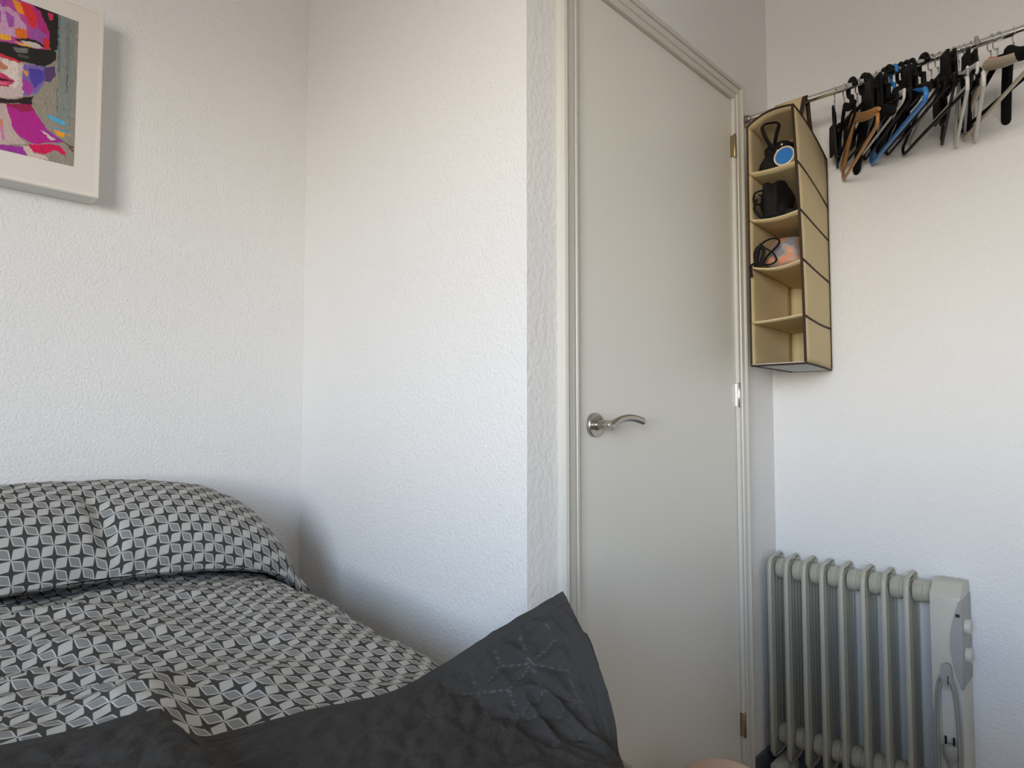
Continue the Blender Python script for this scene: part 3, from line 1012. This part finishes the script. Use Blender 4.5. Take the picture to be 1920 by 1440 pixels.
link('flap', blob('flap_tmp', (1.79, .646, 1.6335), (1.93, .705, 1.668), 'bag', 2.6, 2.2, .008).data, None, b2)
bpy.data.objects.remove(bpy.data.objects['flap_tmp'])
strap_tube('bag_strap', [(1.782, .742, 1.725), (1.766, .757, 1.715), (1.762, .757, 1.690), (1.768, .742, 1.682), (1.768, .738, 1.702), (1.78, .748, 1.712)], .005, .0025, 'bag', b2)
strap_tube('bag_strap', [(1.775, .755, 1.700), (1.762, .757, 1.672), (1.766, .744, 1.648), (1.78, .735, 1.640)], .0045, .0025, 'bag', b2)
b3 = blob('folded_pouch', (1.785, .640, 1.496), (1.96, .755, 1.592), 'pouch', 3.0, 8.1, .012, mv=.15)
tag(b3, 'grey pouch with orange blotches folded on the third shelf', 'pouch')
cord = thing('cord_bundle', (1.765, .73, 1.506), 'black strap bundle looped in front of the grey and orange pouch', 'strap')
X3 = 1.772
for pts, r in (([(X3, .757, 1.507), (X3, .752, 1.54), (X3, .744, 1.567), (X3, .725, 1.578), (X3, .703, 1.578), (X3 - .003, .692, 1.566), (X3 - .003, .704, 1.550), (X3, .726, 1.534), (X3, .742, 1.514)], .0042),
               ([(X3 - .004, .746, 1.570), (X3 - .006, .728, 1.553), (X3 - .006, .708, 1.536), (X3 - .006, .700, 1.516), (X3 - .004, .716, 1.507), (X3, .738, 1.510), (X3, .755, 1.510)], .004),
               ([(X3 + .004, .760, 1.508), (X3 - .006, .757, 1.545), (X3 - .006, .746, 1.560), (X3 - .006, .734, 1.548), (X3 - .006, .742, 1.520), (X3, .752, 1.508)], .0065),
               ([(X3 - .012, .762, 1.515), (X3 - .026, .7635, 1.506), (X3 - .0275, .7625, 1.492), (X3 - .0275, .760, 1.475)], .0042)):
    child(strap_tube('loop', pts, r, r * .55, 'bag', None), cord)

# ------------------------------------------------------------------ hanging rail
rail = thing('clothes_rail', (RX, -.4, RZ), 'shiny chrome clothes rail running along the right wall, full of hangers', 'rail')
bm = bmesh.new()
tube_bm(bm, [(RX, YD - .002, RZ), (RX, .3, RZ), (RX, -.3, RZ), (RX, -1.0, RZ)], .0092, 20)
child(link('tube', from_bm(bm), 'chrome', auto=50), rail)
child(link('end_socket', lathe([(.021, 0), (.021, .004), (.014, .007), (.0125, .022), (.0082, .022)], 24, at_y(RX, YD - .0005, RZ)), 'steel', auto=40), rail)
bm = bmesh.new()
tube_bm(bm, [(RX, -.95, RZ - .002), (RX + .06, -.95, RZ - .01), (XR - .001, -.95, RZ - .02)], .007, 12)
lathe_bm(bm, [(.022, 0), (.022, .005), (.008, .008)], 20, Matrix.Translation((XR - .0005, -.95, RZ - .02)) @ Matrix.Rotation(-math.pi / 2, 4, 'Y'))
child(link('bracket', from_bm(bm), 'steel', auto=40), rail)

# ------------------------------------------------------------------ hangers (local x across the arms, z down from the rail axis)
def hook_pts(R, wire, stem, side=1):
    top = .0094 + wire
    cz = top - R
    pts = [(0, 0, stem), (0, 0, (stem + cz - R) / 2), (0, 0, cz - R)]
    for k_ in range(1, 19):
        a = -90 + k_ * 280 / 18
        pts.append((side * R * math.cos(math.radians(a)), 0, cz + R * math.sin(math.radians(a))))
    # ease the start
    pts[2] = (0, 0, cz - R + .0005)
    return pts

def hanger(kind, y, phi, half, drop, label, body, hook='chrome', scale=1.0, neck=-.066, tilt=0.0, extra=None, group='hangers on the chrome rail', hr=.019):
    t_ = thing('clothes_hanger', (RX, y, RZ), label, 'hanger', group, (0, math.radians(tilt), math.radians(phi)))
    wire = .0018 if hook in ('chrome', 'steel') else (.0065 if kind == 'clip' else .0046)
    link('hook', tube(hook_pts(hr + (.004 if wire > .004 else 0), wire, neck), wire, 8), hook, t_)
    zs, ze = neck, -drop
    if kind in ('velvet', 'wood', 'broad'):
        # flat contoured shoulders
        th = {'velvet': .0045, 'wood': .008, 'broad': .011}[kind]
        n = 28
        pts, r, r2 = [], [], []
        for i in range(n + 1):
            u = -1 + 2 * i / n
            au = abs(u)
            z = zs + .004 + (ze + .012 - zs) * (au ** 1.15) - .010 * math.sin(au * math.pi)
            pts.append((u * half, .010 * math.cos(au * 1.6) if kind != 'velvet' else 0, z))
            hgt = (.017 if kind == 'broad' else .014 if kind == 'wood' else .012) * (1 - (.45 if kind != 'broad' else .22) * au ** 2)
            if i in (0, n): hgt *= .5
            r.append(th * (.6 if i in (0, n) else 1)); r2.append(hgt)
        link('shoulders', tube(pts, r, 10, r2), body, t_, auto=60)
        if kind != 'broad':
            zb_ = ze - (.016 if kind == 'wood' else .010)
            bp = [(-half * .95, 0, ze + .010), (-half * .93, 0, zb_ + .004), (-half * .88, 0, zb_)] + [(half * q, 0, zb_) for q in (-.5, 0, .5)] + [(half * .88, 0, zb_), (half * .93, 0, zb_ + .004), (half * .95, 0, ze + .010)]
            link('trouser_bar', tube(bp, .0045 if kind == 'wood' else .003, 8, .0055 if kind == 'velvet' else None), body, t_)
    elif kind == 'tube':
        th = .0050
        loop = [(0, 0, zs)]
        right = [(half * .10, 0, zs - .002), (half * .30, 0, zs + (ze - zs) * .22), (half * .6, 0, zs + (ze - zs) * .52), (half * .9, 0, zs + (ze - zs) * .86),
                 (half * .98, 0, ze + .006), (half, 0, ze - .006), (half * .97, 0, ze - .016), (half * .90, 0, ze - .019)]
        pts = [loop[0]] + right + [(half * .4, 0, ze - .018), (-half * .4, 0, ze - .018)] + [(-x, yy, z) for x, yy, z in right[::-1]]
        P_ = np.array(pts + pts[:1])
        q = catmull(P_, np.linspace(0, len(P_) - 1.001, 90)[:-1], 0)
        link('shoulders', tube([Vector(v) for v in q], th * scale, 8, None, True, Vector((0, 1, 0))), body, t_)
        bm_ = bmesh.new()
        lathe_bm(bm_, [(.004, zs - .004), (.0075, zs - .002), (.0075, zs + .006), (.003, zs + .014)], 12)
        link('collar', from_bm(bm_), body, t_)
    elif kind == 'notched':
        # slim plastic hanger: I-beam arms, strap notches, thin lower bar
        n = 30
        pts, r, r2 = [], [], []
        for i in range(n + 1):
            u = -1 + 2 * i / n
            au = abs(u)
            z = zs + (ze + .016 - zs) * au - .006 * math.sin(au * math.pi)
            notch = 1 - .45 * math.exp(-((au - .62) / .05) ** 2)
            pts.append((u * half, 0, z))
            r.append(.0036); r2.append(.0095 * notch * (1 - .2 * au))
        link('shoulders', tube(pts, r, 8, r2), body, t_, auto=60)
        bp = [(-half, 0, ze + .018), (-half * .985, 0, ze + .002), (-half * .9, 0, ze - .004)] + [(half * q, 0, ze - .004) for q in (-.4, .4)] + [(half * .9, 0, ze - .004), (half * .985, 0, ze + .002), (half, 0, ze + .018)]
        link('trouser_bar', tube(bp, .0034, 8), body, t_)
    elif kind == 'clip':
        zb_ = zs - .020
        link('bar', tube([(-half, 0, zb_), (-half * .3, 0, zb_), (0, 0, zb_ + .010), (half * .3, 0, zb_), (half, 0, zb_)], .0045, 8, .0065), body, t_, auto=60)
        for sg in (-1, 1):
            bm_ = bmesh.new()
            cx = sg * half * .80
            for yy in (-1, 1):
                prism_bm(bm_, [(cx - .017, zb_ + .034), (cx + .017, zb_ + .034), (cx + .021, zb_ - .010), (cx + .020, zb_ - .055), (cx - .020, zb_ - .055), (cx - .021, zb_ - .010)], 1, yy * .004, yy * .010)
            link('clip', from_bm(bm_), body, t_, smooth=False)
    if extra == 'tag':
        link('size_tag', box((-.008, -.008, zs + .004), (.008, .008, zs + .020), .002), 'orange_tag', t_, smooth=False)
    if extra == 'label':
        link('paper_label', box((-.010, -.006, zs - .034), (.010, .006, zs + .004), .001), 'sticker', t_, smooth=False)
    return t_

H = hanger
# from the door end of the rail to the camera end
H('notched', .577, 16, .200, .150, 'black plastic hanger nearest the cream organiser', 'black_plastic')
H('velvet', .552, 24, .185, .140, 'black hanger with steel hook, second from the cream organiser', 'black_velvet', neck=-.058)
H('clip', .533, 36, .165, .10, 'black clip hanger just left of the orange wooden hanger', 'black_plastic', 'black_plastic')
H('wood', .519, 28, .206, .182, 'varnished orange wooden hanger', 'wood', neck=-.098)
H('clip', .503, 34, .150, .10, 'black clip hanger just right of the orange wooden hanger', 'black_plastic', 'black_plastic', neck=-.060)
H('notched', .495, 34, .192, .150, 'black plastic hanger whose arm crosses in front of the orange wooden one', 'black_plastic', 'black_plastic', neck=-.070)
H('broad', .485, 27, .208, .198, 'thick black broad shouldered hanger, lowest of those beside the wooden one', 'black_velvet', neck=-.078)
H('notched', .470, 31, .190, .150, 'white plastic hanger half hidden between the wooden and the blue ones', 'white_plastic', 'white_plastic')
H('notched', .455, 30, .195, .155, 'black plastic hanger second to the left of the blue one', 'black_plastic', 'black_plastic')
H('clip', .444, 33, .170, .10, 'black clip hanger directly left of the blue hanger', 'black_plastic', 'black_plastic', neck=-.070)
H('tube', .430, 31, .200, .152, 'bright blue plastic hanger', 'blue_plastic', 'blue_plastic', scale=1.15)
H('broad', .416, 30, .195, .160, 'black hanger with dark loop hook directly right of the blue one', 'black_plastic', 'black_plastic')
H('notched', .403, 31, .195, .150, 'black hanger with dark loop hook, second right of the blue one', 'black_plastic', 'black_plastic')
H('notched', .391, 31, .200, .156, 'black hanger with dark loop hook, third right of the blue one', 'black_plastic', 'black_plastic')
H('clip', .364, 34, .160, .10, 'black clip hanger left of the pale grey flat hanger', 'black_plastic', 'black_plastic', neck=-.062)
H('notched', .331, 31, .200, .145, 'pale grey flat hanger with steel hook in the crowded middle', 'white_plastic')
H('tube', .346, 32, .200, .150, 'black tubular hanger pressed against the pale grey flat one', 'black_plastic', scale=.8)
H('notched', .316, 14, .195, .160, 'black hanger whose thin arm hangs straight down right of the pale grey one', 'black_plastic')
H('clip', .300, 30, .110, .10, 'short black clip hanger beside the clear white hanger', 'black_plastic')
H('tube', .288, 13, .185, .160, 'clear white tubular hanger', 'white_plastic', scale=.8)
H('notched', .277, 10, .180, .150, 'grey hanger with a white paper label', 'grey_plastic', extra='label', neck=-.074)
H('broad', .264, 12, .170, .160, 'black broad hanger behind the one with the white paper label', 'black_velvet')
H('tube', .252, 11, .180, .158, 'pale grey hanger with flat grey hook', 'white_plastic', 'grey_plastic', scale=.9)
H('wood', .224, 27, .200, .150, 'pale wooden hanger with an orange size tag', 'pale_wood', extra='tag')
H('velvet', .211, 34, .200, .140, 'black velvet hanger right behind the pale wooden one', 'black_velvet', neck=-.060)
H('broad', .180, 12, .200, .160, 'black broad hanger nearest the camera, at the right end of the rail', 'black_velvet', neck=-.050)

# ------------------------------------------------------------------ oil-filled radiator
rad = thing('oil_radiator', (2.0, .60, 0), 'white oil filled radiator with ribbed fins standing against the right wall', 'radiator')
FYS = [.812, .763, .712, .663, .612, .556, .505, .452]
RX0, RX1, RZ0, RZ1 = 1.945, 2.044, .075, .664
def fin_mesh():
    """one pressed-steel fin: flat panel, vertical channels, rolled rim"""
    bm = bmesh.new()
    xs = [RX0 + .004, RX0 + .010, RX0 + .018, RX0 + .024, RX0 + .032, RX0 + .040, RX0 + .047, RX0 + .056, RX0 + .064, RX0 + .071, RX0 + .080, RX0 + .086, RX0 + .094, RX1 - .004]
    th = [.0035, .0035, .0085, .0085, .003, .0075, .0075, .003, .0075, .0075, .003, .0085, .0085, .0035]
    zs = [RZ0 + .012, RZ0 + .03, RZ0 + .075, RZ1 - .10, RZ1 - .075, RZ1 - .03, RZ1 - .010]
    F = []
    for sg in (1, -1):
        G_ = []
        for i, x in enumerate(xs):
            row = []
            for j, z in enumerate(zs):
                k_ = 1 if 2 <= j <= 4 else .4
                row.append(bm.verts.new((x, sg * th[i] * (k_ if th[i] > .004 else 1), z)))
            G_.append(row)
        F.append(G_)
        for i in range(len(xs) - 1):
            for j in range(len(zs) - 1):
                bm.faces.new((G_[i][j], G_[i + 1][j], G_[i + 1][j + 1], G_[i][j + 1]))
    # rolled rim around the panel
    r = .0135
    rim = [(RX0, RZ0 + .02), (RX0, RZ1 - .035), (RX0 + .004, RZ1 - .016), (RX0 + .016, RZ1 - .004), (RX0 + .040, RZ1), (RX1 - .014, RZ1 + .002), (RX1 - .002, RZ1 - .006), (RX1, RZ1 - .03),
           (RX1, RZ0 + .02), (RX1 - .012, RZ0 + .004), (RX1 - .03, RZ0), (RX0 + .03, RZ0), (RX0 + .012, RZ0 + .004)]
    P_ = np.array([(x, 0, z) for x, z in rim])
    tube_bm(bm, [Vector(p) for p in P_], .0062, 8, True, .0030, True, Vector((0, 0, 1)))
    return from_bm(bm)
fm = None
for y in FYS:
    if fm is None:
        fo = link('fin', fin_mesh(), 'radiator', auto=45)
        fm = fo.data
    else:
        fo = bpy.data.objects.new('fin', fm)
        COL.objects.link(fo)
    fo.location = (0, y, 0)
    child(fo, rad)
def hub(z, ya, yb, r):
    return lathe([(r * .72, 0), (r * .95, .004), (r, .010), (r, (yb - ya) * .55), (r * .9, (yb - ya) * .60), (r * .92, (yb - ya) * .66), (r * .92, yb - ya - .002), (r * .72, yb - ya)], 28, at_y(2.0, yb, z))
for z, r in ((.624, .030), (.135, .030)):
    for i in range(8):
        ya = FYS[i + 1] if i < 7 else .398
        child(link('hub', hub(z, ya + .004, FYS[i] - .004, r), 'radiator', auto=40), rad)
child(link('hub', hub(.624, .816, .823, .024), 'radiator', auto=40), rad)
# control housing
hp = [(1.930, .085), (1.930, .634), (1.940, .644), (1.962, .662), (1.975, .666), (2.045, .662), (2.055, .650), (2.055, .085)]
hs = child(link('housing', prism(hp, 1, .331, .397, .004, 2), 'rad_plastic', auto=40), rad)
NE = 20

lens = []
for i in range(NE + 1):
    q = i / NE
    lens.append((.3335 + .021 * math.sin(math.pi * q), .630 - .215 * q))
lens += [(.3295, .415), (.3290, .52), (.3295, .630)]
cp = child(link('control_panel', prism(lens, 0, 1.9262, 2.052, .0015, 1), 'rad_panel', auto=40), rad)
cp['label'] = 'grey curved control panel'
for z in (.560, .490):
    child(link('knob', lathe([(.019, 0), (.019, .010), (.017, .013), (.0001, .014)], 24, at_y(1.972, .3295, z)), 'rad_plastic', auto=40), rad)
child(link('upper_notch', box((1.9250, .3325, .590), (1.931, .3415, .598), .001, 1), 'dark', smooth=False), rad)
# cord hook, cord and plug
bm = bmesh.new()
prism_bm(bm, [(.353, .470), (.361, .476), (.372, .470), (.376, .440), (.372, .420), (.358, .416), (.350, .430)], 0, 1.917, 1.932)
bmesh.ops.bevel(bm, geom=list(bm.edges), offset=.002, segments=2, affect='EDGES')
hk = child(link('cord_hook', from_bm(bm), 'rad_panel', auto=40), rad)
child(link('hook_slot', box((1.9155, .3585, .424), (1.918, .3608, .445)), 'dark', smooth=False), rad)
def loop_pts(yc, w_, z1, z0, x):
    pts = []
    for i in range(40):
        a = 2 * math.pi * i / 40
        pts.append((x + .003 * math.sin(a * 2), yc + w_ * math.copysign(abs(math.sin(a)) ** .55, math.sin(a)), (z1 + z0) / 2 + (z1 - z0) / 2 * math.cos(a)))
    return pts
for yc, w_, z1, z0, x in ((.364, .0275, .442, .12, 1.9235), (.363, .0215, .434, .13, 1.9185), (.365, .0245, .426, .10, 1.9235)):
    child(link('power_cord', tube(loop_pts(yc, w_, z1, z0, x), .0034, 8, None, True, Vector((1, 0, 0))), 'cord'), rad)
child(link('rating_label', box((1.9293, .346, .29), (1.9300, .376, .405), .0002, 1), 'sticker', smooth=False), rad)
pg = child(link('plug', lathe([(.0001, 0), (.013, .002), (.016, .010), (.014, .030), (.007, .048), (.0045, .060)], 20, Matrix.Translation((1.908, .358, .285)) @ Matrix.Rotation(math.pi, 4, 'X')), 'cord', auto=50), rad)
for dy in (-.0085, .0085):
    child(link('prong', tube([(1.908, .358 + dy, .283), (1.908, .358 + dy, .302)], .0024, 8), 'black_plastic'), rad)
# feet with castors
for y in (.79, .43):
    ft = child(link('foot', box((1.915, y - .018, .052), (2.062, y + .018, .072), .006), 'rad_plastic', auto=40), rad)
    for x in (1.938, 2.040):
        child(link('castor', lathe([(.0001, -.012), (.021, -.012), (.026, -.008), (.026, .008), (.021, .012), (.0001, .012)], 24, Matrix.Translation((x, y, .026)) @ RY), 'rad_plastic', auto=40), rad)

# ------------------------------------------------------------------ pink pouf on the floor by the door
pf = thing('floor_pouf', (1.335, .662, 0), 'dusty pink dome shaped floor pouf in front of the door', 'pouf')
child(link('cushion', lathe([(.0001, 0), (.12, 0), (.150, .012), (.165, .06), (.168, .12), (.160, .19), (.142, .24), (.115, .282), (.082, .312), (.045, .331), (.018, .337), (.0001, .338)], 48, Matrix.Translation((1.335, .662, 0))), 'pouf'), pf)
child(link('piping', tube([(1.335 + .1685 * math.cos(a), .662 + .1685 * math.sin(a), .12) for a in [2 * math.pi * i / 48 for i in range(48)]], .004, 6, None, True), 'pouf'), pf)
